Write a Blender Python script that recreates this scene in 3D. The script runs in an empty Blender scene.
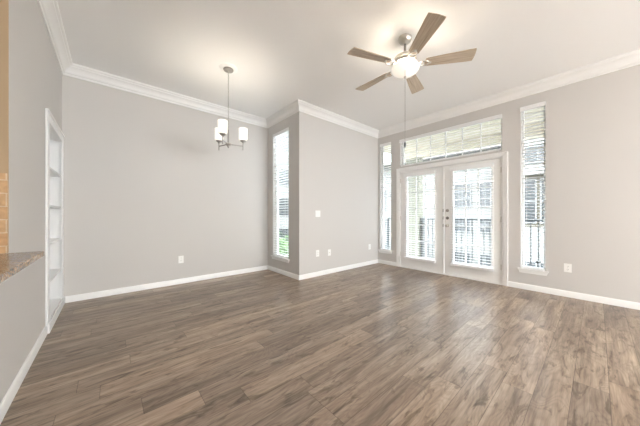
import bpy, bmesh, math, random
from mathutils import Vector, Matrix

random.seed(7)
S = bpy.context.scene
COL = S.collection
PI = math.pi

# ------------------------------------------------------------------ camera, world, exposure
YAW = 0.85404
cam_d = bpy.data.cameras.new('camera')
cam_d.sensor_width = 36.0
cam_d.lens = 241.26 / 640 * 36
cam_d.shift_y = 1.46 / 640
cam_d.clip_start = 0.02
cam_d.clip_end = 300
cam = bpy.data.objects.new('camera', cam_d)
cam.location = (0, 0, 1.13)
cam.rotation_euler = (PI / 2, 0, YAW - PI / 2)
COL.objects.link(cam)
S.camera = cam

SKY_STRENGTH = 5.2
FAN_LAMP = 0.24
FAN_BULB = 0.95
CHAND_BULB = 1.25
CHAND_LAMP = 0.32
FLUSH_FILL = 26.0
GLOBE_FILL = 84.0

S.view_settings.view_transform = 'Standard'
S.view_settings.look = 'None'
S.view_settings.gamma = 1
S.view_settings.use_curve_mapping = False
S.view_settings.exposure = 1.62
S.cycles.use_adaptive_sampling = False
S.cycles.max_bounces = 14
S.cycles.diffuse_bounces = 8
S.cycles.transparent_max_bounces = 16
S.cycles.sample_clamp_indirect = 8

w = bpy.data.worlds.new('sky')
S.world = w
w.use_nodes = True
nt = w.node_tree
nt.nodes.clear()
wo = nt.nodes.new('ShaderNodeOutputWorld')
bg = nt.nodes.new('ShaderNodeBackground')
tc = nt.nodes.new('ShaderNodeTexCoord')
mp = nt.nodes.new('ShaderNodeMapping')
mp.inputs['Scale'].default_value = (1, 1, 3)
nz = nt.nodes.new('ShaderNodeTexNoise')
nz.inputs['Scale'].default_value = 2.2
nz.inputs['Detail'].default_value = 5
cr = nt.nodes.new('ShaderNodeValToRGB')
cr.color_ramp.elements[0].position = 0.35
cr.color_ramp.elements[0].color = (0.76, 0.86, 1.0, 1)
cr.color_ramp.elements[1].position = 0.62
cr.color_ramp.elements[1].color = (1.0, 0.99, 0.97, 1)
nt.links.new(tc.outputs['Generated'], mp.inputs['Vector'])
nt.links.new(mp.outputs['Vector'], nz.inputs['Vector'])
nt.links.new(nz.outputs['Fac'], cr.inputs['Fac'])
nt.links.new(cr.outputs['Color'], bg.inputs['Color'])
bg.inputs['Strength'].default_value = SKY_STRENGTH
nt.links.new(bg.outputs['Background'], wo.inputs['Surface'])

# ------------------------------------------------------------------ dimensions of the room
XB, XW, XL, YA, YJ = 4.735, 2.462, -0.458, 4.466, 3.370
T = 0.14
H = 3.05
YK = 2.325          # end of the kitchen opening in the left wall
XK = -3.20         # far kitchen wall
YR = -6.00         # rear wall, behind the viewer


def portal(x, y, z, sx, sz, rz):
    l = bpy.data.lights.new('daylight_portal', 'AREA')
    l.shape = 'RECTANGLE'
    l.size = sx
    l.size_y = sz
    l.cycles.is_portal = True
    o = bpy.data.objects.new('daylight_portal', l)
    o.location = (x, y, z)
    o.rotation_euler = (PI / 2, 0, rz)
    COL.objects.link(o)


for args in ((XB + T, 1.0 + 0.9, 1.05, 1.8, 2.1), (XB + T, 1.9, 2.44, 1.8, 0.56), (XB + T, 0.62, 1.51, 0.3, 2.42),
             (XB + T, 3.165, 1.51, 0.3, 2.42), (XW + T, 3.98, 1.51, 0.56, 2.42)):
    portal(*args, PI / 2)
for xx in (1.4, 3.6):
    portal(xx, YR - T, 1.575, 1.8, 2.25, 0)


# ------------------------------------------------------------------ materials
def mat(name):
    m = bpy.data.materials.new(name)
    m.use_nodes = True
    n = m.node_tree
    b = n.nodes['Principled BSDF']
    return m, n, b


def N(n, kind, **inp):
    k = n.nodes.new(kind)
    for a, v in inp.items():
        k.inputs[a.replace('_', ' ')].default_value = v
    return k


def plain(name, col, rough=0.5, metal=0.0, bump=0.0, bscale=200.0, vary=0.0, spec=0.5):
    m, n, b = mat(name)
    b.inputs['Roughness'].default_value = rough
    b.inputs['Metallic'].default_value = metal
    b.inputs['Specular IOR Level'].default_value = spec
    t = n.nodes.new('ShaderNodeTexCoord')
    nz = N(n, 'ShaderNodeTexNoise', Scale=bscale, Detail=3.0)
    n.links.new(t.outputs['Object'], nz.inputs['Vector'])
    r = n.nodes.new('ShaderNodeValToRGB')
    v = max(vary, 0.01)
    r.color_ramp.elements[0].color = (*[c * (1 - v) for c in col], 1)
    r.color_ramp.elements[1].color = (*[min(1, c * (1 + v)) for c in col], 1)
    n.links.new(nz.outputs['Fac'], r.inputs['Fac'])
    n.links.new(r.outputs['Color'], b.inputs['Base Color'])
    if bump:
        bp = N(n, 'ShaderNodeBump', Strength=bump, Distance=0.002)
        n.links.new(nz.outputs['Fac'], bp.inputs['Height'])
        n.links.new(bp.outputs['Normal'], b.inputs['Normal'])
    return m


M = {}
M['paint'] = plain('greige_wall_paint', (0.587, 0.567, 0.546), 0.55, bump=0.15, bscale=160, spec=0.3)
M['ceiling'] = plain('ceiling_paint', (0.92, 0.925, 0.925), 0.7, bump=0.2, bscale=120, spec=0.2)
M['trim'] = plain('white_trim_paint', (0.84, 0.838, 0.828), 0.32)
M['shelf'] = plain('white_shelf_paint', (0.84, 0.84, 0.84), 0.35)
M['door'] = plain('white_door_paint', (0.83, 0.825, 0.81), 0.35)
M['tan'] = plain('tan_kitchen_paint', (0.40, 0.29, 0.18), 0.6, spec=0.3)
M['nickel'] = plain('brushed_nickel', (0.62, 0.59, 0.55), 0.3, metal=1.0)
M['nickel_mid'] = plain('satin_nickel', (0.42, 0.40, 0.375), 0.35, metal=1.0)
M['nickel_dark'] = plain('dark_nickel', (0.30, 0.28, 0.26), 0.35, metal=1.0)
M['plate'] = plain('white_plastic', (0.86, 0.86, 0.84), 0.35)
M['socket'] = plain('outlet_slot_dark', (0.05, 0.05, 0.05), 0.5)
M['iron'] = plain('black_iron', (0.045, 0.05, 0.055), 0.45)
M['slab'] = plain('concrete', (0.42, 0.41, 0.39), 0.85, bump=0.3, bscale=40, vary=0.08)
M['soffit'] = plain('cream_soffit_paint', (0.66, 0.60, 0.50), 0.7)
M['stucco'] = plain('darkened_cream_stucco', (0.21, 0.205, 0.165), 0.85, bump=0.5, bscale=60, vary=0.04)  # stucco, siding, outdoor glass and trim: lower outdoor exposure put into the colours
M['white_wall'] = plain('darkened_white_siding', (0.150, 0.148, 0.142), 0.8, vary=0.02)  # far darker than real white siding, so the strong sky does not wash it out
M['beige_wall'] = plain('darkened_beige_siding', (0.095, 0.083, 0.062), 0.8, vary=0.04)
M['roof'] = plain('grey_shingles', (0.16, 0.15, 0.15), 0.9, bump=0.6, bscale=20, vary=0.2)
M['dark_glass'] = plain('dark_window_glass', (0.02, 0.023, 0.026), 0.35)
M['leaf'] = plain('green_leaves', (0.09, 0.17, 0.05), 0.6, bscale=3, vary=0.35)
M['bark'] = plain('brown_bark', (0.13, 0.09, 0.06), 0.9, bump=0.8, bscale=30, vary=0.3)
M['grass'] = plain('pale_courtyard_paving', (0.26, 0.26, 0.245), 0.9, bscale=1.5, vary=0.15)
M['outdoor_trim'] = plain('darkened_window_trim', (0.16, 0.16, 0.16), 0.7)  # white trim darkened to hold back outdoor glare
M['brass'] = plain('dull_brass', (0.45, 0.36, 0.22), 0.35, metal=1.0)


def translucent_white(name, col, trans):
    m, n, b = mat(name)
    b.inputs['Base Color'].default_value = (*col, 1)
    b.inputs['Roughness'].default_value = 0.45
    tr = N(n, 'ShaderNodeBsdfTranslucent')
    tr.inputs['Color'].default_value = (*col, 1)
    mx = n.nodes.new('ShaderNodeMixShader')
    mx.inputs[0].default_value = trans
    n.links.new(b.outputs[0], mx.inputs[1])
    n.links.new(tr.outputs[0], mx.inputs[2])
    n.links.new(mx.outputs[0], n.nodes['Material Output'].inputs['Surface'])
    return m


M['slat'] = translucent_white('white_blind_slat', (0.88, 0.88, 0.88), 0.10)


def lamp_glass(name, col, strength, edge=0.6):
    m, n, b = mat(name)
    b.inputs['Base Color'].default_value = (0.85, 0.83, 0.78, 1)
    b.inputs['Roughness'].default_value = 0.25
    lw = N(n, 'ShaderNodeLayerWeight', Blend=0.35)
    r = n.nodes.new('ShaderNodeMapRange')
    r.inputs['From Min'].default_value = 0
    r.inputs['From Max'].default_value = 1
    r.inputs['To Min'].default_value = strength
    r.inputs['To Max'].default_value = strength * edge
    n.links.new(lw.outputs['Facing'], r.inputs['Value'])
    b.inputs['Emission Color'].default_value = (*col, 1)
    n.links.new(r.outputs['Result'], b.inputs['Emission Strength'])
    return m


M['fan_glass'] = lamp_glass('lit_frosted_bowl', (1.0, 0.93, 0.80), FAN_LAMP, 0.25)
M['shade_glass'] = lamp_glass('lit_frosted_shade', (1.0, 0.95, 0.86), CHAND_LAMP, 0.3)
M['flush_fill_glass'] = lamp_glass('fill_flush_diffuser', (1.0, 0.955, 0.90), FLUSH_FILL)

M['globe_fill_glass'] = lamp_glass('fill_globe', (1.0, 0.965, 0.93), GLOBE_FILL)
# clear window glass
m, n, b = mat('clear_glass')
tr = n.nodes.new('ShaderNodeBsdfTransparent')
tr.inputs['Color'].default_value = (0.94, 0.97, 0.97, 1)
gl = n.nodes.new('ShaderNodeBsdfGlossy')
gl.inputs['Roughness'].default_value = 0.02
lwt = N(n, 'ShaderNodeLayerWeight', Blend=0.5)
fr = n.nodes.new('ShaderNodeMapRange')
fr.inputs['To Min'].default_value = 0.035
fr.inputs['To Max'].default_value = 0.7
pw = n.nodes.new('ShaderNodeMath')
pw.operation = 'POWER'
pw.inputs[1].default_value = 4.0
n.links.new(lwt.outputs['Facing'], pw.inputs[0])
n.links.new(pw.outputs[0], fr.inputs['Value'])
mx = n.nodes.new('ShaderNodeMixShader')
n.links.new(fr.outputs[0], mx.inputs[0])
n.links.new(tr.outputs[0], mx.inputs[1])
n.links.new(gl.outputs[0], mx.inputs[2])
n.links.new(mx.outputs[0], n.nodes['Material Output'].inputs['Surface'])
M['glass'] = m


def mth(n, op, a, b=None, c=None):
    k = n.nodes.new('ShaderNodeMath')
    k.operation = op
    for i, v in enumerate((a, b, c)):
        if v is None:
            continue
        if isinstance(v, (int, float)):
            k.inputs[i].default_value = v
        else:
            n.links.new(v, k.inputs[i])
    return k.outputs[0]


def comb(n, x, y, z):
    k = n.nodes.new('ShaderNodeCombineXYZ')
    for i, v in enumerate((x, y, z)):
        if isinstance(v, (int, float)):
            k.inputs[i].default_value = v
        else:
            n.links.new(v, k.inputs[i])
    return k.outputs[0]


def ramp(n, fac, stops):
    r = n.nodes.new('ShaderNodeValToRGB')
    e = r.color_ramp.elements
    while len(e) < len(stops):
        e.new(0.5)
    for k, (p, c) in zip(e, stops):
        k.position = p
        k.color = (*c, 1) if len(c) == 3 else c
    n.links.new(fac, r.inputs['Fac'])
    return r.outputs['Color']


def mixc(n, kind, fac, a, b):
    k = n.nodes.new('ShaderNodeMix')
    k.data_type = 'RGBA'
    k.blend_type = kind
    for i, v in ((0, fac), (6, a), (7, b)):
        if isinstance(v, (int, float)):
            k.inputs[i].default_value = v
        elif isinstance(v, tuple):
            k.inputs[i].default_value = (*v, 1)
        else:
            n.links.new(v, k.inputs[i])
    return k.outputs[2]


def plank_floor():
    m, n, b = mat('oak_vinyl_planks')
    t = n.nodes.new('ShaderNodeTexCoord')
    sp = n.nodes.new('ShaderNodeSeparateXYZ')
    n.links.new(t.outputs['Object'], sp.inputs[0])
    X, Y = sp.outputs[0], sp.outputs[1]
    PW, PL = 0.158, 1.22
    yr = mth(n, 'DIVIDE', mth(n, 'ADD', Y, 0.053), PW)
    row = mth(n, 'FLOOR', yr)
    wn = n.nodes.new('ShaderNodeTexWhiteNoise')
    wn.noise_dimensions = '1D'
    n.links.new(mth(n, 'ADD', row, 3.37), wn.inputs['W'])
    xr = mth(n, 'ADD', mth(n, 'DIVIDE', X, PL), wn.outputs['Value'])
    colid = mth(n, 'FLOOR', xr)
    wn2 = n.nodes.new('ShaderNodeTexWhiteNoise')
    wn2.noise_dimensions = '2D'
    n.links.new(comb(n, row, colid, 0), wn2.inputs['Vector'])
    rnd = wn2.outputs['Value']
    off = mth(n, 'MULTIPLY', rnd, 91.0)
    # long soft colour streaks
    n1 = N(n, 'ShaderNodeTexNoise', Scale=1.0, Detail=3.0, Roughness=0.55, Distortion=0.6)
    n.links.new(comb(n, mth(n, 'ADD', mth(n, 'MULTIPLY', X, 1.3), off), mth(n, 'MULTIPLY', Y, 13.0), off), n1.inputs['Vector'])
    # fine grain
    n2 = N(n, 'ShaderNodeTexNoise', Scale=1.0, Detail=6.0, Roughness=0.7, Distortion=0.3)
    n.links.new(comb(n, mth(n, 'ADD', mth(n, 'MULTIPLY', X, 5.0), off), mth(n, 'MULTIPLY', Y, 95.0), off), n2.inputs['Vector'])
    # cathedral figure
    n3 = N(n, 'ShaderNodeTexNoise', Scale=1.0, Detail=1.0, Roughness=0.4, Distortion=0.5)
    n.links.new(comb(n, mth(n, 'ADD', mth(n, 'MULTIPLY', X, 2.0), off), mth(n, 'MULTIPLY', Y, 8.0), off), n3.inputs['Vector'])
    rings = mth(n, 'SINE', mth(n, 'MULTIPLY', n3.outputs['Fac'], 85.0))
    rings = mth(n, 'MULTIPLY_ADD', rings, 0.5, 0.5)
    n5 = N(n, 'ShaderNodeTexNoise', Scale=1.0, Detail=4.0, Roughness=0.65, Distortion=0.8)
    n.links.new(comb(n, mth(n, 'ADD', mth(n, 'MULTIPLY', X, 2.6), off), mth(n, 'MULTIPLY', Y, 38.0), off), n5.inputs['Vector'])
    # knots and dark mineral patches
    n4 = N(n, 'ShaderNodeTexNoise', Scale=1.0, Detail=4.0, Roughness=0.6, Distortion=1.2)
    n.links.new(comb(n, mth(n, 'ADD', mth(n, 'MULTIPLY', X, 4.2), off), mth(n, 'MULTIPLY', Y, 17.0), mth(n, 'MULTIPLY', off, 2.0)), n4.inputs['Vector'])
    base = ramp(n, n1.outputs['Fac'], [(0.25, (0.180, 0.133, 0.100)), (0.43, (0.275, 0.209, 0.159)), (0.60, (0.362, 0.285, 0.220)), (0.78, (0.45, 0.365, 0.285))])
    tint = ramp(n, rnd, [(0.0, (0.72, 0.71, 0.71)), (0.35, (0.92, 0.91, 0.90)), (0.7, (1.05, 1.04, 1.02)), (1.0, (1.22, 1.19, 1.15))])
    c = mixc(n, 'MULTIPLY', 1.0, base, tint)
    g = ramp(n, n2.outputs['Fac'], [(0.30, (0.70, 0.68, 0.66)), (0.55, (1.0, 1.0, 1.0)), (0.75, (1.15, 1.15, 1.14))])
    c = mixc(n, 'MULTIPLY', 0.75, c, g)
    c = mixc(n, 'MULTIPLY', 0.8, c, ramp(n, n5.outputs['Fac'], [(0.32, (0.62, 0.59, 0.56)), (0.48, (0.97, 0.97, 0.97)), (0.7, (1.18, 1.18, 1.17))]))
    rg = ramp(n, rings, [(0.0, (0.80, 0.78, 0.76)), (0.5, (1.0, 1.0, 1.0)), (1.0, (1.05, 1.05, 1.05))])
    c = mixc(n, 'MULTIPLY', 0.55, c, rg)
    kn = ramp(n, n4.outputs['Fac'], [(0.54, (1, 1, 1)), (0.64, (0.60, 0.57, 0.54)), (0.76, (0.34, 0.30, 0.27))])
    c = mixc(n, 'MULTIPLY', 1.0, c, kn)
    # joints
    fy = mth(n, 'FRACT', yr)
    dy = mth(n, 'MULTIPLY', mth(n, 'MINIMUM', fy, mth(n, 'SUBTRACT', 1.0, fy)), PW)
    fx = mth(n, 'FRACT', xr)
    dx = mth(n, 'MULTIPLY', mth(n, 'MINIMUM', fx, mth(n, 'SUBTRACT', 1.0, fx)), PL)
    dm = mth(n, 'MINIMUM', dx, dy)
    gap = n.nodes.new('ShaderNodeMapRange')
    gap.inputs['From Min'].default_value = 0.0006
    gap.inputs['From Max'].default_value = 0.0022
    n.links.new(dm, gap.inputs['Value'])
    c = mixc(n, 'MULTIPLY', 1.0, c, ramp(n, gap.outputs[0], [(0.0, (0.45, 0.42, 0.40)), (1.0, (1, 1, 1))]))
    n.links.new(c, b.inputs['Base Color'])
    rr = n.nodes.new('ShaderNodeMapRange')
    rr.inputs['To Min'].default_value = 0.36
    rr.inputs['To Max'].default_value = 0.26
    n.links.new(n2.outputs['Fac'], rr.inputs['Value'])
    n.links.new(rr.outputs[0], b.inputs['Roughness'])
    b.inputs['Specular IOR Level'].default_value = 0.5
    hgt = mth(n, 'ADD', mth(n, 'MULTIPLY', n2.outputs['Fac'], 0.25), gap.outputs[0])
    bp = N(n, 'ShaderNodeBump', Strength=0.25, Distance=0.001)
    n.links.new(hgt, bp.inputs['Height'])
    n.links.new(bp.outputs['Normal'], b.inputs['Normal'])
    return m


M['floor'] = plank_floor()


def blade_wood():
    m, n, b = mat('weathered_oak_blade')
    t = n.nodes.new('ShaderNodeTexCoord')
    mpp = n.nodes.new('ShaderNodeMapping')
    mpp.inputs['Scale'].default_value = (3, 60, 8)
    n.links.new(t.outputs['Object'], mpp.inputs['Vector'])
    nz = N(n, 'ShaderNodeTexNoise', Scale=1.0, Detail=6.0, Roughness=0.6)
    n.links.new(mpp.outputs[0], nz.inputs['Vector'])
    c = ramp(n, nz.outputs['Fac'], [(0.3, (0.38, 0.30, 0.215)), (0.5, (0.52, 0.425, 0.32)), (0.72, (0.63, 0.54, 0.42))])
    n.links.new(c, b.inputs['Base Color'])
    b.inputs['Roughness'].default_value = 0.42
    return m


M['blade'] = blade_wood()


def granite():
    m, n, b = mat('brown_granite')
    t = n.nodes.new('ShaderNodeTexCoord')
    v = N(n, 'ShaderNodeTexVoronoi', Scale=85.0)
    n.links.new(t.outputs['Object'], v.inputs['Vector'])
    nz = N(n, 'ShaderNodeTexNoise', Scale=26.0, Detail=6.0, Roughness=0.7)
    n.links.new(t.outputs['Object'], nz.inputs['Vector'])
    sp = n.nodes.new('ShaderNodeSeparateColor')
    n.links.new(v.outputs['Color'], sp.inputs[0])
    f = mth(n, 'ADD', mth(n, 'MULTIPLY', sp.outputs[0], 0.5), mth(n, 'MULTIPLY', nz.outputs['Fac'], 0.6))
    c = ramp(n, f, [(0.25, (0.04, 0.028, 0.022)), (0.42, (0.17, 0.10, 0.058)), (0.6, (0.42, 0.28, 0.17)), (0.78, (0.55, 0.43, 0.31)), (0.9, (0.16, 0.13, 0.11))])
    n.links.new(c, b.inputs['Base Color'])
    b.inputs['Roughness'].default_value = 0.15
    return m


M['granite'] = granite()


def tiles():
    m, n, b = mat('tan_stone_tiles')
    t = n.nodes.new('ShaderNodeTexCoord')
    sp = n.nodes.new('ShaderNodeSeparateXYZ')
    n.links.new(t.outputs['Object'], sp.inputs[0])
    br = n.nodes.new('ShaderNodeTexBrick')
    n.links.new(comb(n, sp.outputs[0], sp.outputs[2], 0), br.inputs['Vector'])
    br.inputs['Scale'].default_value = 1.0
    br.inputs['Brick Width'].default_value = 0.155
    br.inputs['Row Height'].default_value = 0.0785
    br.inputs['Mortar Size'].default_value = 0.003
    br.inputs['Color1'].default_value = (0.44, 0.26, 0.13, 1)
    br.inputs['Color2'].default_value = (0.54, 0.35, 0.19, 1)
    br.inputs['Mortar'].default_value = (0.60, 0.48, 0.34, 1)
    nz = N(n, 'ShaderNodeTexNoise', Scale=30.0, Detail=5.0)
    n.links.new(t.outputs['Object'], nz.inputs['Vector'])
    c = mixc(n, 'MULTIPLY', 1.0, br.outputs['Color'], ramp(n, nz.outputs['Fac'], [(0.3, (0.8, 0.78, 0.75)), (0.7, (1.15, 1.15, 1.15))]))
    n.links.new(c, b.inputs['Base Color'])
    b.inputs['Roughness'].default_value = 0.4
    bp = N(n, 'ShaderNodeBump', Strength=0.5, Distance=0.002)
    n.links.new(br.outputs['Fac'], bp.inputs['Height'])
    bp.invert = True
    n.links.new(bp.outputs['Normal'], b.inputs['Normal'])
    return m


M['tile'] = tiles()


# ------------------------------------------------------------------ mesh helpers
class MB:
    def __init__(self):
        self.bm = bmesh.new()

    def box(self, x0, x1, y0, y1, z0, z1, bev=0.0, mtx=None):
        vs = [self.bm.verts.new((x, y, z)) for x in (x0, x1) for y in (y0, y1) for z in (z0, z1)]
        f = [(0, 1, 3, 2), (4, 6, 7, 5), (0, 4, 5, 1), (2, 3, 7, 6), (0, 2, 6, 4), (1, 5, 7, 3)]
        fs = [self.bm.faces.new([vs[i] for i in q]) for q in f]
        if bev:
            ed = list({e for q in fs for e in q.edges})
            r = bmesh.ops.bevel(self.bm, geom=ed, offset=bev, segments=2, affect='EDGES', profile=0.5)
            vs = list({v for q in r['faces'] for v in q.verts} | {v for v in vs if v.is_valid})
        if mtx is not None:
            bmesh.ops.transform(self.bm, matrix=mtx, verts=[v for v in vs if v.is_valid])
        return self

    def prism(self, poly, z0, z1, mtx=None):
        """poly: xy points, extruded from z0 to z1."""
        a = [self.bm.verts.new((p[0], p[1], z0)) for p in poly]
        c = [self.bm.verts.new((p[0], p[1], z1)) for p in poly]
        self.bm.faces.new(a[::-1])
        self.bm.faces.new(c)
        k = len(poly)
        for i in range(k):
            self.bm.faces.new((a[i], a[(i + 1) % k], c[(i + 1) % k], c[i]))
        if mtx is not None:
            bmesh.ops.transform(self.bm, matrix=mtx, verts=a + c)
        return self

    def lathe(self, prof, cx=0, cy=0, cz=0, seg=32, mtx=None):
        rings = []
        allv = []
        for r, z in prof:
            if r < 1e-5:
                v = [self.bm.verts.new((cx, cy, cz + z))]
            else:
                v = [self.bm.verts.new((cx + r * math.cos(2 * PI * i / seg), cy + r * math.sin(2 * PI * i / seg), cz + z)) for i in range(seg)]
            rings.append(v)
            allv += v
        for A, B in zip(rings, rings[1:]):
            for i in range(seg):
                j = (i + 1) % seg
                q = []
                for v in (A[i % len(A)], A[j % len(A)], B[j % len(B)], B[i % len(B)]):
                    if v not in q:
                        q.append(v)
                if len(q) > 2:
                    try:
                        self.bm.faces.new(q)
                    except ValueError:
                        pass
        if mtx is not None:
            bmesh.ops.transform(self.bm, matrix=mtx, verts=allv)
        return self

    def tube(self, pts, r, seg=10, closed=False):
        pts = [Vector(p) for p in pts]
        rings = []
        k = len(pts)
        up = Vector((0, 0, 1))
        prev = None
        for i, p in enumerate(pts):
            a = pts[(i - 1) % k] if (closed or i > 0) else p
            c = pts[(i + 1) % k] if (closed or i < k - 1) else p
            d = (c - a).normalized()
            if prev is None:
                u = d.cross(up)
                if u.length < 1e-3:
                    u = d.cross(Vector((1, 0, 0)))
                u.normalize()
            else:
                u = (prev - d * prev.dot(d)).normalized()
            prev = u
            v = d.cross(u)
            rr = r[i] if isinstance(r, (list, tuple)) else r
            rings.append([self.bm.verts.new(p + u * math.cos(2 * PI * j / seg) * rr + v * math.sin(2 * PI * j / seg) * rr) for j in range(seg)])
        for i in range(k if closed else k - 1):
            A, B = rings[i], rings[(i + 1) % k]
            for j in range(seg):
                self.bm.faces.new((A[j], A[(j + 1) % seg], B[(j + 1) % seg], B[j]))
        if not closed:
            self.bm.faces.new(rings[0][::-1])
            self.bm.faces.new(rings[-1])
        return self

    def quad(self, *p):
        self.bm.faces.new([self.bm.verts.new(q) for q in p])
        return self

    def build(self, name, m, parent=None, smooth=False, loc=None, rot=None):
        bmesh.ops.recalc_face_normals(self.bm, faces=self.bm.faces)
        me = bpy.data.meshes.new(name)
        self.bm.to_mesh(me)
        self.bm.free()
        if smooth:
            for p in me.polygons:
                p.use_smooth = True
            me.set_sharp_from_angle(angle=math.radians(38))
        me.materials.append(m)
        o = bpy.data.objects.new(name, me)
        COL.objects.link(o)
        if parent:
            o.parent = parent
        if loc:
            o.location = loc
        if rot:
            o.rotation_euler = rot
        return o


def tag(o, label=None, cat=None, group=None, kind=None):
    for k, v in (('label', label), ('category', cat), ('group', group), ('kind', kind)):
        if v:
            o[k] = v
    return o


def empty(name, loc=(0, 0, 0), rz=0.0):
    o = bpy.data.objects.new(name, None)
    o.empty_display_size = 0.1
    COL.objects.link(o)
    o.location = loc
    o.rotation_euler = (0, 0, rz)
    return o


def struct(o):
    o['kind'] = 'structure'
    return o


def copy_tree(o, parent=None):
    c = o.copy()
    COL.objects.link(c)
    c.parent = parent
    for ch in list(o.children):
        copy_tree(ch, c)
    return c


def wall(name, axis, pos, thick, u0, u1, z0, z1, holes, m):
    """axis 'x': wall in the plane x=pos, running along y.  holes: (u0,u1,z0,z1)."""
    us = sorted({u0, u1, *[h[0] for h in holes], *[h[1] for h in holes]})
    zs = sorted({z0, z1, *[h[2] for h in holes], *[h[3] for h in holes]})
    b = bmesh.new()
    cells = set()
    for i in range(len(us) - 1):
        for j in range(len(zs) - 1):
            cu, cz = (us[i] + us[i + 1]) / 2, (zs[j] + zs[j + 1]) / 2
            if not any(h[0] < cu < h[1] and h[2] < cz < h[3] for h in holes):
                cells.add((i, j))
    vc = {}

    def V(i, j, s):
        k = (i, j, s)
        if k not in vc:
            d = pos + (thick if s else 0)
            vc[k] = b.verts.new((d, us[i], zs[j]) if axis == 'x' else (us[i], d, zs[j]))
        return vc[k]
    for (i, j) in cells:
        for s in (0, 1):
            b.faces.new((V(i, j, s), V(i + 1, j, s), V(i + 1, j + 1, s), V(i, j + 1, s)))
        for (di, dj, a, c) in ((-1, 0, (i, j), (i, j + 1)), (1, 0, (i + 1, j), (i + 1, j + 1)), (0, -1, (i, j), (i + 1, j)), (0, 1, (i, j + 1), (i + 1, j + 1))):
            if (i + di, j + dj) not in cells:
                b.faces.new((V(*a, 0), V(*c, 0), V(*c, 1), V(*a, 1)))
    mb = MB()
    mb.bm.free()
    mb.bm = b
    return struct(mb.build(name, m))


def sweep(path, prof, i, inward):
    """segment i of a mitred moulding. path: xy corner points, prof: (distance from wall, z)."""
    def off(k, d):
        p = Vector(path[k])
        ns = []
        for a in (k - 1, k):
            if 0 <= a < len(path) - 1:
                e = (Vector(path[a + 1]) - Vector(path[a])).normalized()
                ns.append(Vector((-e.y, e.x)) * inward)
        if len(ns) == 1:
            return p + ns[0] * d
        s = ns[0] + ns[1]
        return p + s * (d / (1 + ns[0].dot(ns[1])))
    mb = MB()
    A = [mb.bm.verts.new((*off(i, d), z)) for d, z in prof]
    B = [mb.bm.verts.new((*off(i + 1, d), z)) for d, z in prof]
    k = len(prof)
    for j in range(k):
        mb.bm.faces.new((A[j], A[(j + 1) % k], B[(j + 1) % k], B[j]))
    mb.bm.faces.new(A[::-1])
    mb.bm.faces.new(B)
    return mb


# ------------------------------------------------------------------ room shell
Lpoly = [(XK - T, YR - T), (XB + T, YR - T), (XB + T, YJ + T), (XW + T, YJ + T), (XW + T, YA + T), (XK - T, YA + T)]
struct(MB().prism(Lpoly, -0.25, 0.0).build('floor', M['floor']))
struct(MB().prism(Lpoly, H, H + 0.2).build('ceiling', M['ceiling']))

WZ0, WZ1 = 0.30, 2.755
holeR = (0.485, 0.765, WZ0, WZ1)
holeL = (3.02, 3.31, WZ0, WZ1)
holeT = (1.0, 2.79, 2.16, 2.735)
holeD = (0.985, 2.81, 0.0, 2.065)
holeW = (3.70, 4.26, WZ0, WZ1 - 0.03)
wall('wall_right', 'x', XB, T, YR - T, YJ + T, 0, H, [holeR, holeL, holeT, holeD], M['paint'])
wall('wall_back', 'y', YA, T, XL - T, XW + T, 0, H, [], M['paint'])
wall('wall_window_return', 'x', XW, T, YJ, YA, 0, H, [holeW], M['paint'])
wall('wall_centre', 'y', YJ, T, XW + T, XB, 0, H, [], M['paint'])
wall('wall_left', 'x', XL, -T, YR, YA, 0, H, [(-1.6, YK, 0.862, 2.62), (3.50, 4.42, 0.0, 2.06)], M['paint'])
wall('wall_kitchen_end', 'y', YK, T, XK, XL - T, 0, H, [], M['tan'])
# tan face of the wall end at the kitchen opening
struct(MB().box(XL - T + 0.001, XL - 0.0005, YK - 0.004, YK, 0.9, 2.62).build('wall_kitchen_corner', M['tan']))
wall('wall_kitchen_left', 'x', XK, -T, YR - T, YK + T, 0, H, [], M['tan'])
REAR_FILL = ((0.5, 2.3), (2.7, 4.5))  # openings of the added fill windows
wall('wall_rear', 'y', YR, -T, XK, XB, 0, H, [(a, b_, .45, 2.7) for a, b_ in REAR_FILL], M['paint'])

CROWN = [(0, 2.909), (0.012, 2.909), (0.016, 2.916), (0.016, 2.930), (0.024, 2.934), (0.030, 2.944), (0.034, 2.960), (0.044, 2.980),
         (0.060, 2.998), (0.074, 3.008), (0.080, 3.012), (0.082, 3.022), (0.092, 3.026), (0.100, 3.034), (0.102, 3.05), (0, 3.05)]
BASE = [(0, 0), (0.014, 0), (0.014, 0.068), (0.010, 0.076), (0.006, 0.082), (0, 0.082)]
path = [(XL, YR), (XL, YA), (XW, YA), (XW, YJ), (XB, YJ), (XB, YR)]
for i in range(5):
    struct(sweep(path, CROWN, i, -1).build('trim_%d' % (i + 1), M['trim'], smooth=True))
bp1 = [(XL, -1.6), (XL, 3.405)]
struct(sweep(bp1, BASE, 0, -1).build('baseboard_left', M['trim'], smooth=True))
bp2 = [(XL + 0.03, YA), (XW, YA), (XW, YJ), (XB, YJ), (XB, 2.885)]
for i, nm in enumerate(('back', 'window_return', 'centre', 'right')):
    struct(sweep(bp2, BASE, i, -1).build('baseboard_' + nm, M['trim'], smooth=True))
struct(sweep([(XB, 0.915), (XB, YR)], BASE, 0, -1).build('baseboard_right_front', M['trim'], smooth=True))


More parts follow.
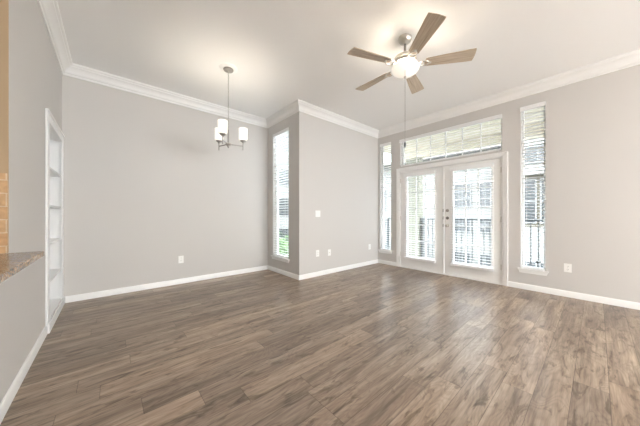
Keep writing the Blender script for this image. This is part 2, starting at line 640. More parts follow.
# ------------------------------------------------------------------ windows
def tall_window(n, x, y0, y1, z0, z1, muntin_z=2.12):
    r = struct(empty('window_%d' % n, (x, (y0 + y1) / 2, z0)))
    hw = (y1 - y0) / 2
    h = z1 - z0
    f = MB()
    d0, d1 = 0.075, 0.125
    t = 0.028
    f.box(d0, d1, -hw, -hw + t, 0, h, .002).box(d0, d1, hw - t, hw, 0, h, .002)
    f.box(d0, d1, -hw + t, hw - t, 0, t, .002).box(d0, d1, -hw + t, hw - t, h - t, h, .002)
    if muntin_z:
        f.box(d0 + .005, d1 - .005, -hw + t, hw - t, muntin_z - z0 - .012, muntin_z - z0 + .012)
    f.build('window_frame', M['trim'], r)
    MB().box(0.098, 0.104, -hw + t, hw - t, t, h - t).build('pane', M['glass'], r)
    s = MB().box(-0.035, 0.075, -hw - 0.028, -hw, -0.024, 0.0, .003)
    s = MB()
    s.prism([(-0.034, -hw - 0.032), (0.0, -hw - 0.032), (0.0, -hw + .001), (0.074, -hw + .001), (0.074, hw - .001), (0.0, hw - .001), (0.0, hw + 0.032), (-0.034, hw + 0.032)], -0.006, 0.014)
    s.build('window_sill', M['trim'], r)
    a = MB()
    # tapered apron under the sill
    a.prism([(-hw - 0.026, -0.006), (hw + 0.026, -0.006), (hw + 0.012, -0.052), (-hw - 0.012, -0.052)], -0.016, 0.0,
            Matrix(((0, 0, 1, 0), (1, 0, 0, 0), (0, 1, 0, 0), (0, 0, 0, 1))))
    a.build('window_apron', M['trim'], r)
    return r


tall_window(1, XW, 3.70, 4.26, WZ0, WZ1 - 0.03)
tall_window(2, XB, 3.02, 3.31, WZ0, WZ1)
tall_window(3, XB, 0.485, 0.765, WZ0, WZ1)
# transom over the doors
r = struct(empty('window_4', (XB, 1.895, 2.16)))
f = MB()
hw, h, t = 0.895, 0.575, 0.026
f.box(.075, .125, -hw, -hw + t, 0, h, .002).box(.075, .125, hw - t, hw, 0, h, .002)
f.box(.075, .125, -hw + t, hw - t, 0, t, .002).box(.075, .125, -hw + t, hw - t, h - t, h, .002)
f.build('window_frame', M['trim'], r)
f = MB()
for k in range(1, 6):
    yy = -hw + t + (2 * hw - 2 * t) * k / 6
    f.box(.088, .112, yy - .008, yy + .008, t, h - t)
f.box(.089, .111, -hw + t, hw - t, h * .5 - .008, h * .5 + .008)
f.build('muntins', M['trim'], r)
MB().box(.098, .104, -hw + t, hw - t, t, h - t).build('pane', M['glass'], r)

# two unseen wide windows added in the rear wall as soft fill daylight
for n_, (a, b_) in enumerate(REAR_FILL):
    r = struct(empty('window_%d' % (5 + n_), (0, 0, 0)))
    f = MB()
    ya, yb, t = YR - .11, YR - .06, .05
    f.box(a, a + t, ya, yb, .45, 2.7).box(b_ - t, b_, ya, yb, .45, 2.7).box(a + t, b_ - t, ya, yb, .45, .45 + t).box(a + t, b_ - t, ya, yb, 2.7 - t, 2.7)
    f.box(a + t, b_ - t, ya + .01, yb - .01, 1.56, 1.60).box((a + b_) / 2 - .025, (a + b_) / 2 + .025, ya + .01, yb - .01, .5, 2.65)
    f.build('window_frame', M['trim'], r)
    MB().box(a + t, b_ - t, YR - .088, YR - .082, .5, 2.65).build('pane', M['glass'], r)
    MB().box(a - .03, b_ + .03, YR - .06, YR + .04, .435, .455, .003).build('window_sill', M['trim'], r)

# ------------------------------------------------------------------ french doors
c = MB()
cz = 2.06
# mitred casing
for (ya, yb, sgn) in ((0.92, 0.985, 1), (2.81, 2.875, -1)):
    pass
prof = [(0.0, 0), (0.0, -0.020), (0.012, -0.022), (0.030, -0.016), (0.052, -0.014), (0.062, -0.010), (0.065, 0)]
cb = MB()


def casing_leg(pa, pb, na, nb):
    """pa,pb: inner corners (y,z); na,nb outward offset directions at the ends (mitred)."""
    A = [cb.bm.verts.new((XB + d, pa[0] + na[0] * (0.065 - u), pa[1] + na[1] * (0.065 - u))) for u, d in prof]
    B = [cb.bm.verts.new((XB + d, pb[0] + nb[0] * (0.065 - u), pb[1] + nb[1] * (0.065 - u))) for u, d in prof]
    k = len(prof)
    for j in range(k):
        cb.bm.faces.new((A[j], A[(j + 1) % k], B[(j + 1) % k], B[j]))
    cb.bm.faces.new(A[::-1])
    cb.bm.faces.new(B)


casing_leg((0.985, 0), (0.985, cz), (-1, 0), (-1, 1))
casing_leg((0.985, cz), (2.81, cz), (-1, 1), (1, 1))
casing_leg((2.81, cz), (2.81, 0), (1, 1), (1, 0))
struct(cb.build('trim_6', M['trim'], smooth=False))
jb = MB()
jb.box(XB - .004, XB + T, 0.985, 1.003, 0, 2.065).box(XB - .004, XB + T, 2.792, 2.81, 0, 2.065).box(XB - .004, XB + T, 1.003, 2.792, 2.047, 2.065)
jb.box(XB + .064, XB + .085, 1.003, 1.015, 0, 2.047).box(XB + .064, XB + .085, 2.78, 2.792, 0, 2.047).box(XB + .064, XB + .085, 1.015, 2.78, 2.035, 2.047)
struct(jb.build('trim_7', M['trim']))
struct(MB().box(XB - .012, XB + T + .02, 1.003, 2.792, 0.0, 0.016, .003).build('trim_8', M['trim']))

DX0, DX1 = XB + 0.016, XB + 0.060


def french_door(n, y0, y1, g0, g1, active):
    r = struct(empty('door_%d' % n, (0, 0, 0)))
    gz0, gz1 = 0.245, 1.925
    b = MB()
    b.box(DX0, DX1, y0, g0, .018, 2.036, .002).box(DX0, DX1, g1, y1, .018, 2.036, .002)
    b.box(DX0, DX1, g0, g1, .018, gz0, .0).box(DX0, DX1, g0, g1, gz1, 2.036, .0)
    b.build('door_leaf', M['door'], r)
    b = MB()
    e = .022
    for xx0, xx1 in ((DX0 - .010, DX0 + .004), (DX1 - .004, DX1 + .010)):
        b.box(xx0, xx1, g0 - e, g0 + .004, gz0 - e, gz1 + e, .003).box(xx0, xx1, g1 - .004, g1 + e, gz0 - e, gz1 + e, .003)
        b.box(xx0, xx1, g0, g1, gz0 - e, gz0 + .004, .003).box(xx0, xx1, g0, g1, gz1 - .004, gz1 + e, .003)
    b.build('glass_frame', M['door'], r)
    b = MB()
    for k in (1, 2):
        yy = g0 + (g1 - g0) * k / 3
        b.box(DX0 + .008, DX1 - .008, yy - .009, yy + .009, gz0, gz1)
    for k in range(1, 5):
        zz = gz0 + (gz1 - gz0) * k / 5
        b.box(DX0 + .009, DX1 - .009, g0, g1, zz - .009, zz + .009)
    b.build('muntins', M['door'], r)
    MB().box(DX0 + .019, DX0 + .025, g0, g1, gz0, gz1).build('pane', M['glass'], r)
    hy = y0 if active else y1
    for zz in (0.28, 1.05, 1.85):
        b = MB()
        b.tube([(DX0 - .006, hy, zz - .045), (DX0 - .006, hy, zz + .045)], .007, 10)
        b.box(DX0 - .003, DX0 + .001, hy - .004, hy + .012, zz - .045, zz + .045)
        b.build('hinge', M['nickel'], r, smooth=True)
    return r


RX = Matrix.Rotation(-PI / 2, 4, 'Y')   # lathe axis z -> -x (into the room)


def at_door(y, z):
    return Matrix.Translation((DX0, y, z)) @ RX


d1 = french_door(1, 1.897, 2.790, 2.062, 2.647, False)
d2 = french_door(2, 1.008, 1.886, 1.139, 1.730, True)
b = MB().box(DX0 - .012, DX0, 1.894, 1.918, .02, 2.035, .003)
b.build('astragal', M['door'], d1)
for zz in (1.205, 1.065):
    k = MB().lathe([(0, 0), (.028, 0), (.029, .006), (.022, .012), (.016, .014), (.016, .02), (0, .02)], mtx=at_door(1.832, zz), seg=24)
    k = k.build('deadbolt', M['nickel_dark'], d2, smooth=True)
    MB().box(DX0 - .036, DX0 - .018, 1.827, 1.837, zz - .014, zz + .014, .002).build('thumb_turn', M['nickel_dark'], k)
k = MB().lathe([(0, 0), (.031, 0), (.032, .005), (.026, .010), (.012, .014), (.011, .032), (.020, .040), (.027, .052), (.026, .062), (.018, .068), (0, .069)], mtx=at_door(1.832, .925), seg=28)
k.build('door_knob', M['nickel'], d2, smooth=True)
for zz in (1.205, 1.065, .925):
    MB().box(DX0 - .014, DX0 - .0125, 1.898, 1.910, zz - .028, zz + .028).build('strike_plate', M['nickel_dark'], d1)


# ------------------------------------------------------------------ blinds
def slats_mesh(width, z0, z1, pitch, depth, tilt, m, parent):
    """slats run along local y, stacked from z0 to z1; tilt in radians about y."""
    b = MB()
    nn = int((z1 - z0) / pitch)
    for k in range(nn):
        z = z0 + pitch * (k + .6)
        pts = []
        for s in (-1, -.5, 0, .5, 1):
            cr_ = 0.0022 * (1 - s * s)
            x = s * depth / 2
            pts.append((x * math.cos(tilt) - cr_ * math.sin(tilt), z + x * math.sin(tilt) + cr_ * math.cos(tilt)))
        top = [[b.bm.verts.new((p[0], sy * width / 2, p[1] + .0012)) for p in pts] for sy in (-1, 1)]
        bot = [[b.bm.verts.new((p[0], sy * width / 2, p[1] - .0012)) for p in pts] for sy in (-1, 1)]
        for i in range(4):
            b.bm.faces.new((top[0][i], top[0][i + 1], top[1][i + 1], top[1][i]))
            b.bm.faces.new((bot[0][i], bot[1][i], bot[1][i + 1], bot[0][i + 1]))
        for e in (0, 4):
            b.bm.faces.new((top[0][e], top[1][e], bot[1][e], bot[0][e]))
        for s in (0, 1):
            b.bm.faces.new(top[s] + bot[s][::-1])
    return b.build('slats', m, parent)


def blind(label, x, y0, y1, z0, z1, pitch=0.048, depth=0.048, tilt=0.0, xo=0.036, val=0.012, valh=0.062, wide=0.0, nc=2, wand=True, rail=0.026, name='window_blind', group=None, raildepth=.05):
    """x: face of wall or door; xo: centre of the slats behind (+) or in front (-) of that face."""
    r = empty(name, (x, (y0 + y1) / 2, z0))
    tag(r, label, 'blind', group)
    hw = (y1 - y0) / 2
    h = z1 - z0
    MB().box(xo - .026, xo + .026, -hw + .002, hw - .002, h - .045, h - .003, .002).build('headrail', M['slat'], r)
    v = MB()
    v.box(xo - .026 - val - .006, xo - .026 - val, -hw - wide, hw + wide, h - valh, h, .002)
    if wide > 0 or val > .012:
        for s in (-1, 1):
            ya, yb = sorted((s * (hw + wide), s * (hw + wide - .005)))
            v.box(xo - .026 - val, min(-.0005, xo + .026) if xo > 0 else xo + .022, ya, yb, h - valh, h)
    v.build('valance', M['slat'], r)
    slats_mesh(2 * hw - .012, .03 + rail * .5, h - valh * .8, pitch, depth, tilt, M['slat'], r).location.x = xo
    MB().box(xo - raildepth / 2, xo + raildepth / 2, -hw + .005, hw - .005, .004, .004 + rail, .003).build('bottom_rail', M['slat'], r)
    for k in range(nc):
        yy = -hw + 2 * hw * ((k + .5) / nc if nc > 2 else (.22, .78)[k % 2])
        cc = MB()
        for dx in (-depth / 2 - .001, depth / 2 + .001):
            cc.tube([(xo + dx, yy, .01), (xo + dx, yy, h - .04)], .0009, 5)
        cc.build('ladder_cord', M['slat'], r)
    if wand:
        MB().tube([(xo - .03 - val * .4, hw - .035, h - valh), (xo - .03 - val * .4, hw - .037, h - valh - min(.6, h * .5))], .0035, 8).build('tilt_wand', M['slat'], r)
    return r


blind('tall white slatted blind in the window right of the french doors', XB, .487, .763, WZ0 + .014, WZ1 + .0, tilt=-.12, val=.036, wide=.004, group=None)
blind('narrow white slatted blind in the corner window left of the french doors', XB, 3.022, 3.308, WZ0 + .014, WZ1 - .002, tilt=-.12)
blind('tall white slatted blind in the recess window beside the back wall', XW, 3.702, 4.258, WZ0 + .014, WZ1 - .032, tilt=-.12)
blind('wide short white slatted blind over the transom window above the doors', XB, 1.002, 2.788, 2.162, 2.733, tilt=.05, val=.036, wide=.006, nc=5, wand=False)
blind('white slatted blind mounted on the left french door', DX0, 2.030, 2.680, .198, 1.975, pitch=.046, depth=.046, tilt=-.04, xo=-.044, val=.004, name='door_blind', raildepth=.066, rail=.045)
blind('white slatted blind mounted on the right french door with the knob', DX0, 1.107, 1.762, .198, 1.975, pitch=.046, depth=.046, tilt=-.04, xo=-.044, val=.004, name='door_blind', raildepth=.066, rail=.045)

# ------------------------------------------------------------------ built-in bookcase
bk = empty('bookcase', (XL, 3.95, 0))
tag(bk, 'tall narrow white built-in bookcase with empty shelves in the left wall', 'bookcase')
y0, y1, dp = -.44, .46, -.27     # local inner width, depth behind the wall face
top = 2.045
MB().box(dp - .012, dp, y0 - .006, y1 + .006, .07, top + .01).build('back_panel', M['shelf'], bk)
for s, yy in ((0, y0 - .012), (1, y1)):
    MB().box(dp - .012, 0, yy, yy + .012, 0, top + .012).build('side_panel', M['shelf'], bk)
MB().box(dp, 0, y0, y1, top, top + .012).build('top_panel', M['shelf'], bk)
MB().box(dp, .004, y0, y1, .06, .085, .001).build('shelf', M['shelf'], bk)
for zz in (.455, .840, 1.225, 1.615):
    MB().box(dp, .002, y0, y1, zz - .020, zz, .001).build('shelf', M['shelf'], bk)
ff = MB()
ff.box(0, .014, y0 - .095, y0 + .010, 0, 2.115, .003)
ff.box(0, .014, y1 - .045, y1 + .055, 0, 2.115, .003)
ff.box(0, .014, y0 + .010, y1 - .045, 2.035, 2.115, .002)
ff.build('face_frame', M['shelf'], bk)
MB().box(0, .024, y0 - .100, y1 + .054, 2.115, 2.132, .003).build('cap_moulding', M['shelf'], bk)
MB().box(.0145, .028, y0 - .100, y1 + .040, 0, .085, .003).build('plinth', M['shelf'], bk)

# ------------------------------------------------------------------ kitchen side: counter and tile
ct = MB()
ct.prism([(-1.12, -1.55), (-.333, -1.55), (-.312, -1.53), (-.312, YK - .030), (-.318, YK - .012), (-.333, YK - .002), (XL, YK - .001), (-1.12, YK - .012)], .866, .898)
o = ct.build('countertop', M['granite'])
bv = o.modifiers.new('bevel', 'BEVEL')
bv.width = .005
bv.segments = 2
tag(o, 'brown speckled granite bar countertop on the white half wall at left', 'countertop')
o = MB().box(XK + .01, XL - .003, YK - .0125, YK - .0045, .899, 1.375).build('tile_backsplash', M['tile'])
tag(o, 'tan stone tile backsplash above the granite countertop at the left edge', 'backsplash')


# ------------------------------------------------------------------ wall plates
def plate(label, cat, kind, loc, rz, w=.075, h=.118, group=None, name=None):
    """local: plate faces -y, back at y=0"""
    r = empty(name or ('wall_outlet' if kind == 'outlet' else 'light_switch'), loc, rz)
    tag(r, label, cat, group)
    MB().box(-w / 2, w / 2, -.006, 0, -h / 2, h / 2, .002).build('cover_plate', M['plate'], r)
    if kind == 'outlet':
        for s in (-1, 1):
            q = MB().box(-.017, .017, -.0085, -.0055, s * .021 - .014, s * .021 + .014, .0015).build('socket', M['plate'], r)
            q2 = MB()
            q2.box(-.008, -.0055, -.0092, -.0084, s * .021 - .002, s * .021 + .008).box(.0055, .008, -.0092, -.0084, s * .021 - .002, s * .021 + .008)
            q2.box(-.002, .002, -.0092, -.0084, s * .021 - .010, s * .021 - .006)
            q2.build('slots', M['socket'], q)
        MB().lathe([(0, -.0005), (.003, 0), (.003, .002), (0, .002)], seg=12, mtx=Matrix.Translation((0, -.0052, 0)) @ Matrix.Rotation(PI / 2, 4, 'X')).build('screw', M['nickel'], r)
    elif kind == 'switch':
        for s in ((-1, 1) if w > .1 else (0,)):
            q = MB().box(s * .023 - .005, s * .023 + .005, -.007, -.0055, -.012, .012).build('switch_slot', M['plate'], r)
            MB().box(s * .023 - .004, s * .023 + .004, -.0155, -.0065, .001, .009, .001).build('toggle', M['plate'], q)
    elif kind == 'jack':
        q = MB().lathe([(.0075, 0), (.0075, .004), (.005, .004), (.005, .010), (.003, .010), (.003, .001), (0, .001)], seg=16, mtx=Matrix.Translation((0, -.0055, 0)) @ Matrix.Rotation(PI / 2, 4, 'X')).build('coaxial_jack', M['nickel'], r, smooth=True)
    return r


plate('white electrical outlet low on the long back wall', 'outlet', 'outlet', (.878, YA, .395), 0)
plate('white two-gang light switch on the wall left of the corner window', 'light switch', 'switch', (2.882, YJ, 1.143), 0, w=.118)
plate('white electrical outlet below the light switch', 'outlet', 'outlet', (2.876, YJ, .416), 0)
plate('white cable jack plate just right of the outlet below the light switch', 'wall jack', 'jack', (3.172, YJ, .400), 0, name='cable_jack')
plate('white electrical outlet near the corner beside the narrow window', 'outlet', 'outlet', (4.418, YJ, .400), 0)
plate('white electrical outlet on the wall right of the french doors', 'outlet', 'outlet', (XB, .262, .397), -PI / 2)

# ------------------------------------------------------------------ ceiling fan
FX, FY = 2.42, 1.37
fan = empty('ceiling_fan', (FX, FY, H))
tag(fan, 'ceiling fan with five weathered wood blades, nickel body and lit glass bowl', 'ceiling fan')
MB().lathe([(0, 0), (.068, 0), (.070, -.012), (.066, -.035), (.052, -.055), (.030, -.068), (.022, -.072), (0, -.072)]).build('canopy', M['nickel'], fan, smooth=True)
MB().lathe([(.0125, -.07), (.0125, -.165), (.024, -.168), (.030, -.178), (.030, -.190), (0, -.190)], seg=20).build('downrod', M['nickel_dark'], fan, smooth=True)
MB().lathe([(0, -.180), (.050, -.182), (.080, -.192), (.108, -.212), (.118, -.232), (.118, -.248), (.108, -.256), (.108, -.262), (.118, -.268), (.116, -.285),
            (.095, -.298), (.070, -.302), (0, -.302)], seg=40).build('motor_housing', M['nickel'], fan, smooth=True)
MB().lathe([(.060, -.300), (.060, -.306), (.074, -.312), (.078, -.318), (.076, -.324), (.0, -.326)], seg=40).build('light_kit_ring', M['nickel'], fan, smooth=True)
bowl = MB().lathe([(.140, -.322), (.146, -.326), (.149, -.334), (.147, -.346), (.136, -.366), (.114, -.386), (.084, -.403), (.050, -.416), (.020, -.423), (0, -.424)], seg=48).build('glass_bowl', M['fan_glass'], fan, smooth=True)
MB().lathe([(0, -.421), (.014, -.423), (.016, -.428), (.008, -.433), (.009, -.438), (.004, -.445), (0, -.446)], seg=20).build('finial', M['nickel'], fan, smooth=True)
BZ = -.300


def bulb(loc, power, col, parent, rad=.018):
    l = bpy.data.lights.new('bulb', 'POINT')
    l.energy = power
    l.color = col
    l.shadow_soft_size = rad
    o = bpy.data.objects.new('bulb', l)
    o.location = loc
    o.parent = parent
    COL.objects.link(o)
    return o


for k in range(3):
    t_ = math.radians(20 + 120 * k)
    bulb((.108 * math.cos(t_), .108 * math.sin(t_), -.342), FAN_BULB, (1.0, .88, .72), fan)


def blade_outline():
    pts = []
    r0, r1 = .215, .670
    for k in range(9):          # lower edge root -> tip
        u = k / 8
        x = r0 + (r1 - r0 - .012) * u
        pts.append((x, -(.052 + .024 * min(1, u * 1.15))))
    for k in range(1, 7):       # squared, slightly rounded tip
        a = -PI / 2 + PI * k / 7
        pts.append((r1 - .012 + .012 * math.cos(a), .076 * math.sin(a) if abs(math.sin(a)) < .8 else .076 * math.copysign(1, math.sin(a)) * .985))
    for k in range(9):
        u = 1 - k / 8
        x = r0 + (r1 - r0 - .012) * u
        pts.append((x, .052 + .024 * min(1, u * 1.15)))
    for k in range(1, 6):       # rounded root
        a = PI / 2 + PI * k / 6
        pts.append((r0 + .020 * math.cos(a), .052 * math.sin(a)))
    return pts


first = None
for k in range(5):
    a = math.radians(-128.5 + 72 * k)
    if first is None:
        # iron arm with an oval ring that carries the blade
        ib = MB()
        ib.box(.085, .150, -.012, .012, -.006, .002, .002)
        ib.tube([(.100, 0, .004), (.128, 0, .000), (.150, 0, -.006)], [.012, .010, .008], 8)
        ring = [(.193 + .048 * math.cos(2 * PI * j / 24), .036 * math.sin(2 * PI * j / 24), -.009) for j in range(24)]
        ib.tube(ring, .0065, 8, closed=True)
        ib.box(.232, .262, -.014, .014, -.012, -.006, .002)
        iron = ib.build('blade_iron', M['nickel'], fan, smooth=True, loc=(0, 0, BZ), rot=(0, 0, a))
        bl = MB().prism(blade_outline(), -.003, .003, Matrix.Rotation(math.radians(-11), 4, 'X'))
        blade = bl.build('blade', M['blade'], fan, loc=(0, 0, BZ + .002), rot=(0, 0, a))
        first = (iron, blade)
    else:
        for src in first:
            c = src.copy()
            COL.objects.link(c)
            c.parent = fan
            c.rotation_euler = (0, 0, a)


def chain(px, py, z0, z1, name='pull_chain'):
    b = MB()
    b.tube([(px, py, z0), (px, py, z1)], .0020, 6)
    nn = int((z0 - z1) / .02)
    for k in range(nn):
        b.lathe([(0, .002), (.002, 0), (0, -.002)], px, py, z0 - .02 * k, seg=6)
    c = b.build(name, M['nickel_dark'], fan)
    return c


c1 = chain(-.078, -.044, -.318, -1.155)
MB().lathe([(0, .004), (.004, 0), (.0095, -.012), (.0105, -.05), (.006, -.062), (0, -.064)], -.078, -.044, -1.155, seg=14).build('chain_fob', M['iron'], c1, smooth=True)

# ------------------------------------------------------------------ chandelier
CX, CY = 1.175, 3.180
ch = empty('chandelier', (CX, CY, H))
tag(ch, 'small three-light nickel chandelier with frosted glass shades hanging from ceiling', 'chandelier')
MB().lathe([(0, 0), (.112, 0), (.114, -.005), (.108, -.009), (.096, -.010), (.092, -.014), (0, -.014)], seg=40).build('ceiling_medallion', M['ceiling'], ch, smooth=True)
MB().lathe([(0, -.014), (.062, -.014), (.064, -.022), (.056, -.034), (.030, -.042), (.010, -.046), (.008, -.060), (0, -.060)], seg=32).build('canopy', M['nickel_mid'], ch, smooth=True)
cb2 = MB()
z = -.062
k = 0
while z > -.80:
    # chain links, alternately turned
    pts = []
    for j in range(12):
        t2 = 2 * PI * j / 12
        rr, zz = .0065 * math.cos(t2), .014 * math.sin(t2)
        pts.append((rr, 0, z + zz) if k % 2 else (0, rr, z + zz))
    cb2.tube(pts, .0019, 5, closed=True)
    z -= .021
    k += 1
cb2.build('chain', M['nickel_mid'], ch, smooth=True)
MB().tube([(0.001, 0, -.05), (0.002, 0, -.80)], .0022, 6).build('power_cord', M['plate'], ch)
HZ = -.997
MB().lathe([(0, .19), (.006, .19), (.010, .18), (.010, .02), (.022, .016), (.036, .008), (.038, -.008), (.026, -.018), (.014, -.024), (.012, -.040), (.005, -.050), (0, -.052)],
           0, 0, HZ, seg=24).build('stem', M['nickel_mid'], ch, smooth=True)
R0 = .188
phi0 = math.atan2(-math.sin(YAW), -math.cos(YAW)) + math.radians(0)
for k in range(3):
    a = phi0 + 2 * PI / 3 * k
    am = MB()
    am.tube([(.03, 0, HZ), (R0, 0, HZ)], .007, 10)
    am.tube([(R0, 0, HZ - .055), (R0, 0, HZ + .060)], .0065, 10)
    arm = am.build('arm', M['nickel_mid'], ch, smooth=True, rot=(0, 0, a))
    MB().lathe([(0, .040), (.012, .040), (.016, .052), (.034, .060), (.038, .068), (.036, .076), (0, .076)], R0, 0, HZ, seg=24).build('socket_cup', M['nickel_mid'], arm, smooth=True)
    MB().lathe([(.030, .074), (.052, .078), (.056, .086), (.058, .235), (.054, .235), (.052, .088), (.030, .082)], R0, 0, HZ, seg=32).build('glass_shade', M['shade_glass'], arm, smooth=True)
    bulb((R0, 0, HZ + .17), CHAND_BULB, (1.0, .90, .76), arm, .022)


# ------------------------------------------------------------------ unseen fill lamps added in the kitchen and behind the viewer
def add_flush_fill(label, x, y):  # ceiling-lamp-shaped fill, out of view, added to lift the room brightness
    r = empty('flush_fill_light', (x, y, H))
    tag(r, label, 'fill light', None)
    MB().lathe([(0, 0), (.185, 0), (.19, -.012), (.185, -.03), (0, -.03)], seg=36).build('base', M['nickel'], r, smooth=True)
    MB().lathe([(.175, -.03), (.172, -.055), (.150, -.085), (.110, -.108), (.06, -.121), (0, -.126)], seg=36).build('glass_diffuser', M['flush_fill_glass'], r, smooth=True)


add_flush_fill('added unseen flush fill light on the kitchen ceiling', -1.9, -1.6)
add_flush_fill('added unseen flush fill light on the ceiling behind the viewer, nearest the kitchen opening', .9, -3.6)
add_flush_fill('added unseen flush fill light on the ceiling behind the viewer, nearest the window wall', 3.0, -3.6)



def add_globe_fill(label, x, y):  # floor-lamp-shaped fill, out of view, added to brighten ceiling and left wall
    r = empty('globe_fill_light', (x, y, 0))
    tag(r, label, 'fill lamp')
    MB().lathe([(0, 0), (.15, 0), (.15, .012), (.04, .022), (.012, .04), (0, .04)]).build('base', M['nickel'], r, smooth=True)
    MB().tube([(0, 0, .02), (0, 0, 1.50)], .011, 12).build('pole', M['nickel'], r, smooth=True)
    MB().lathe([(0, 1.49), (.03, 1.49), (.05, 1.51), (.05, 1.53), (0, 1.53)], seg=24).build('lamp_holder', M['nickel'], r, smooth=True)
    g = [(.15 * math.cos(t), 1.67 + .15 * math.sin(t)) for t in [(-PI / 2 + .3) + (PI - .3) * q / 16 for q in range(17)]]
    g[-1] = (0, 1.82)
    MB().lathe(g, seg=32).build('glass_globe', M['globe_fill_glass'], r, smooth=True)


add_globe_fill('added unseen globe fill lamp on a nickel pole behind the viewer, nearest the kitchen side', 1.9, -3.5)
add_globe_fill('added unseen globe fill lamp on a nickel pole behind the viewer, nearest the window wall', 3.3, -4.3)

# ------------------------------------------------------------------ balcony
struct(MB().box(XB + T, 6.32, -1.6, 4.1, -.22, -.03).build('balcony_floor', M['slab']))
sb = MB()
sb.box(XB + T, 6.30, -1.6, 3.9, 2.86, 3.05)
sb.box(6.10, 6.30, -1.6, 3.9, 2.62, 2.86)
for k in range(10):
    sb.box(XB + T + .02 + k * .12, XB + T + .03 + k * .12, -1.6, 3.9, 2.853, 2.86)
struct(sb.build('balcony_ceiling', M['soffit']))
struct(MB().box(6.06, 6.28, 3.04, 3.40, -.03, 2.62).build('balcony_column', M['stucco']))
rl = empty('balcony_railing', (6.15, 0, -.03))
tag(rl, 'black iron balcony railing with thin bars outside the french doors', 'railing')
MB().box(-.02, .02, -1.55, 3.04, 1.03, 1.06, .003).build('top_rail', M['iron'], rl)
MB().box(-.012, .012, -1.55, 3.04, .09, .112).build('bottom_rail', M['iron'], rl)
first = None
for k in range(41):
    yy = -1.49 + k * .111
    if first is None:
        first = MB().box(-.008, .008, -.008, .008, .11, 1.03).build('baluster', M['iron'], rl)
        first.location.y = yy
    else:
        c = first.copy()
        COL.objects.link(c)
        c.parent = rl
        c.location.y = yy
for yy in (-1.55, .45, 3.005):
    MB().box(-.022, .022, yy - .022, yy + .022, 0, 1.075, .003).build('post', M['iron'], rl)
rl2 = empty('balcony_railing', (6.15, 0, -.03))
tag(rl2, 'short black iron railing piece left of the cream balcony column', 'railing')
MB().box(-.02, .02, 3.40, 4.05, 1.03, 1.06, .003).build('top_rail', M['iron'], rl2)
MB().box(-.012, .012, 3.40, 4.05, .09, .112).build('bottom_rail', M['iron'], rl2)
for k in range(6):
    MB().box(-.008, .008, 3.435 + k * .111, 3.451 + k * .111, .11, 1.03).build('baluster', M['iron'], rl2)
MB().box(-.022, .022, 4.01, 4.054, 0, 1.075, .003).build('post', M['iron'], rl2)

# ------------------------------------------------------------------ outside: ground, buildings, trees
struct(MB().box(-30, 60, -50, 60, -6.4, -6.2).build('ground', M['grass']))


def ext_window(mx, w, h, cols, rows, parent):
    """window facing -y in local space with its centre at the origin"""
    f = MB()
    t = .05
    f.box(-w / 2 - t, w / 2 + t, -.05, 0, h / 2, h / 2 + t).box(-w / 2 - t, w / 2 + t, -.05, 0, -h / 2 - t, -h / 2)
    f.box(-w / 2 - t, -w / 2, -.05, 0, -h / 2, h / 2).box(w / 2, w / 2 + t, -.05, 0, -h / 2, h / 2)
    for i in range(1, cols):
        x = -w / 2 + w * i / cols
        f.box(x - .02, x + .02, -.03, -.012, -h / 2, h / 2)
    for j in range(1, rows):
        z = -h / 2 + h * j / rows
        f.box(-w / 2, w / 2, -.032, -.014, z - .02, z + .02)
    fo = f.build('window', M['outdoor_trim'], parent)
    fo.matrix_local = mx
    MB().box(-w / 2, w / 2, -.012, -.004, -h / 2, h / 2).build('pane', M['dark_glass'], fo)
    return fo


def facing(x, y, z, deg):
    return Matrix.Translation((x, y, z)) @ Matrix.Rotation(math.radians(deg), 4, 'Z')


bA = empty('apartment_building', (0, 0, 0))
tag(bA, 'white sided apartment building across the courtyard seen through the french doors', 'building')
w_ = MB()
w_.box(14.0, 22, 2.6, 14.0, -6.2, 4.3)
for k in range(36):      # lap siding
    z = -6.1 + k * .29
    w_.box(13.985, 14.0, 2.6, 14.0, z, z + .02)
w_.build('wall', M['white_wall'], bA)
MB().prism([(13.5, 4.3), (22.5, 4.3), (18, 5.6)], 2.62, 14.4, Matrix(((1, 0, 0, 0), (0, 0, 1, 0), (0, 1, 0, 0), (0, 0, 0, 1)))).build('roof', M['roof'], bA)
for yy, ww in ((3.62, .42), (4.65, .74), (8.4, .74), (9.6, .42), (11.6, .74), (13.0, .42)):
    for (zc, hh, nr) in ((2.12, 1.15, 3), (.58, .66, 2), (-1.3, .85, 2), (-3.4, 1.15, 3)):
        ext_window(facing(13.98, yy, zc, -90), ww, hh, 2, nr, bA)
bB = empty('apartment_building', (0, 0, 0))
tag(bB, 'beige apartment building seen through the tall window right of the doors', 'building')
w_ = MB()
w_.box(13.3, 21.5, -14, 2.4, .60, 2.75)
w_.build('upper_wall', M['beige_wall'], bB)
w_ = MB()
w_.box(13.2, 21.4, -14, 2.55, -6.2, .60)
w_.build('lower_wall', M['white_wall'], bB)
MB().box(12.9, 21.6, -14.2, 2.55, 2.75, 4.6).build('parapet', M['white_wall'], bB)
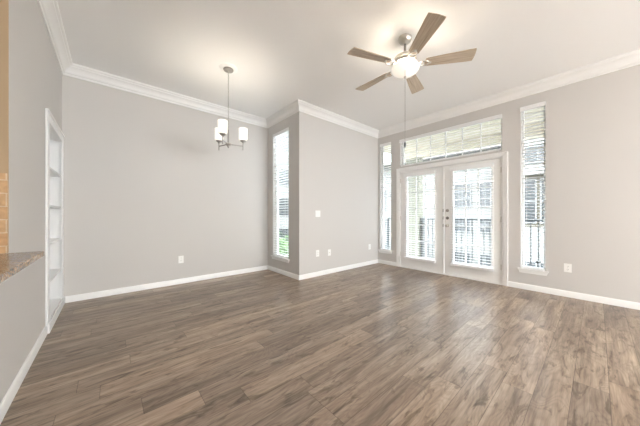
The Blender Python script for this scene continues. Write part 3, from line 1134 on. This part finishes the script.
for yy in (1.95, 1.20, -.4, -1.9, -3.9, -6, -8.5):
    ext_window(facing(13.28, yy, 1.68, -90), .55, 1.75, 1, 2, bB)
    ext_window(facing(13.18, yy, -1.3, -90), .8, .9, 2, 2, bB)
    ext_window(facing(12.88, yy - .4, 3.55, -90), .8, .6, 2, 1, bB)
bC = empty('apartment_building', (0, 0, 0))
tag(bC, 'pale apartment building beyond the trees seen through the recess window', 'building')
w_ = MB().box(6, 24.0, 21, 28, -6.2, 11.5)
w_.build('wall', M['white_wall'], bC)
MB().box(5.7, 24.3, 20.7, 28.3, 11.5, 11.9).build('roof', M['roof'], bC)
for xx in (7.4, 9.6, 11.6, 13.4, 15.8, 18.2, 20.6):
    for zc in (-4.4, -1.2, 1.9, 5.0, 8.4):
        ext_window(facing(xx, 20.98, zc, 0), 1.3, 1.7, 2, 2, bC)


def tree(label, x, y, z0, h, r, seed, group='courtyard trees'):
    rn = random.Random(seed)
    t = empty('tree', (x, y, z0))
    tag(t, label, 'tree', group)
    MB().tube([(0, 0, 0), (.08, .03, h * .3), (-.05, .1, h * .62), (.05, 0, h * .85)], [.17, .13, .09, .04], 9).build('trunk', M['bark'], t, smooth=True)
    b = MB()
    for k in range(1800):
        u, v = rn.random() * 2 - 1, rn.random() * 2 * PI
        rr = r * (rn.random() ** .4) * (1 + .25 * math.sin(3 * v + seed) * math.cos(4 * u))
        s = math.sqrt(1 - u * u)
        p = Vector((rr * s * math.cos(v), rr * s * math.sin(v), h * .68 + rr * u * 1.15))
        d = Vector((rn.uniform(-1, 1), rn.uniform(-1, 1), rn.uniform(-.6, .6))).normalized() * .13
        e = Vector((rn.uniform(-1, 1), rn.uniform(-1, 1), rn.uniform(-1, 1)))
        e = (e - d * e.dot(d) / d.length_squared).normalized() * .07
        b.quad(p - d, p + e, p + d, p - e)
    b.build('foliage', M['leaf'], t)


tree('leafy green tree seen low through the recess window', 7.4, 12.5, -6.2, 6.6, 1.5, 1)
tree('leafy green tree seen through the corner window left of the doors', 11.2, 8.4, -6.2, 5.9, 1.2, 2)
tree('leafy green tree at the foot of the left french door view', 10.2, 5.6, -6.2, 5.6, 1.1, 3)
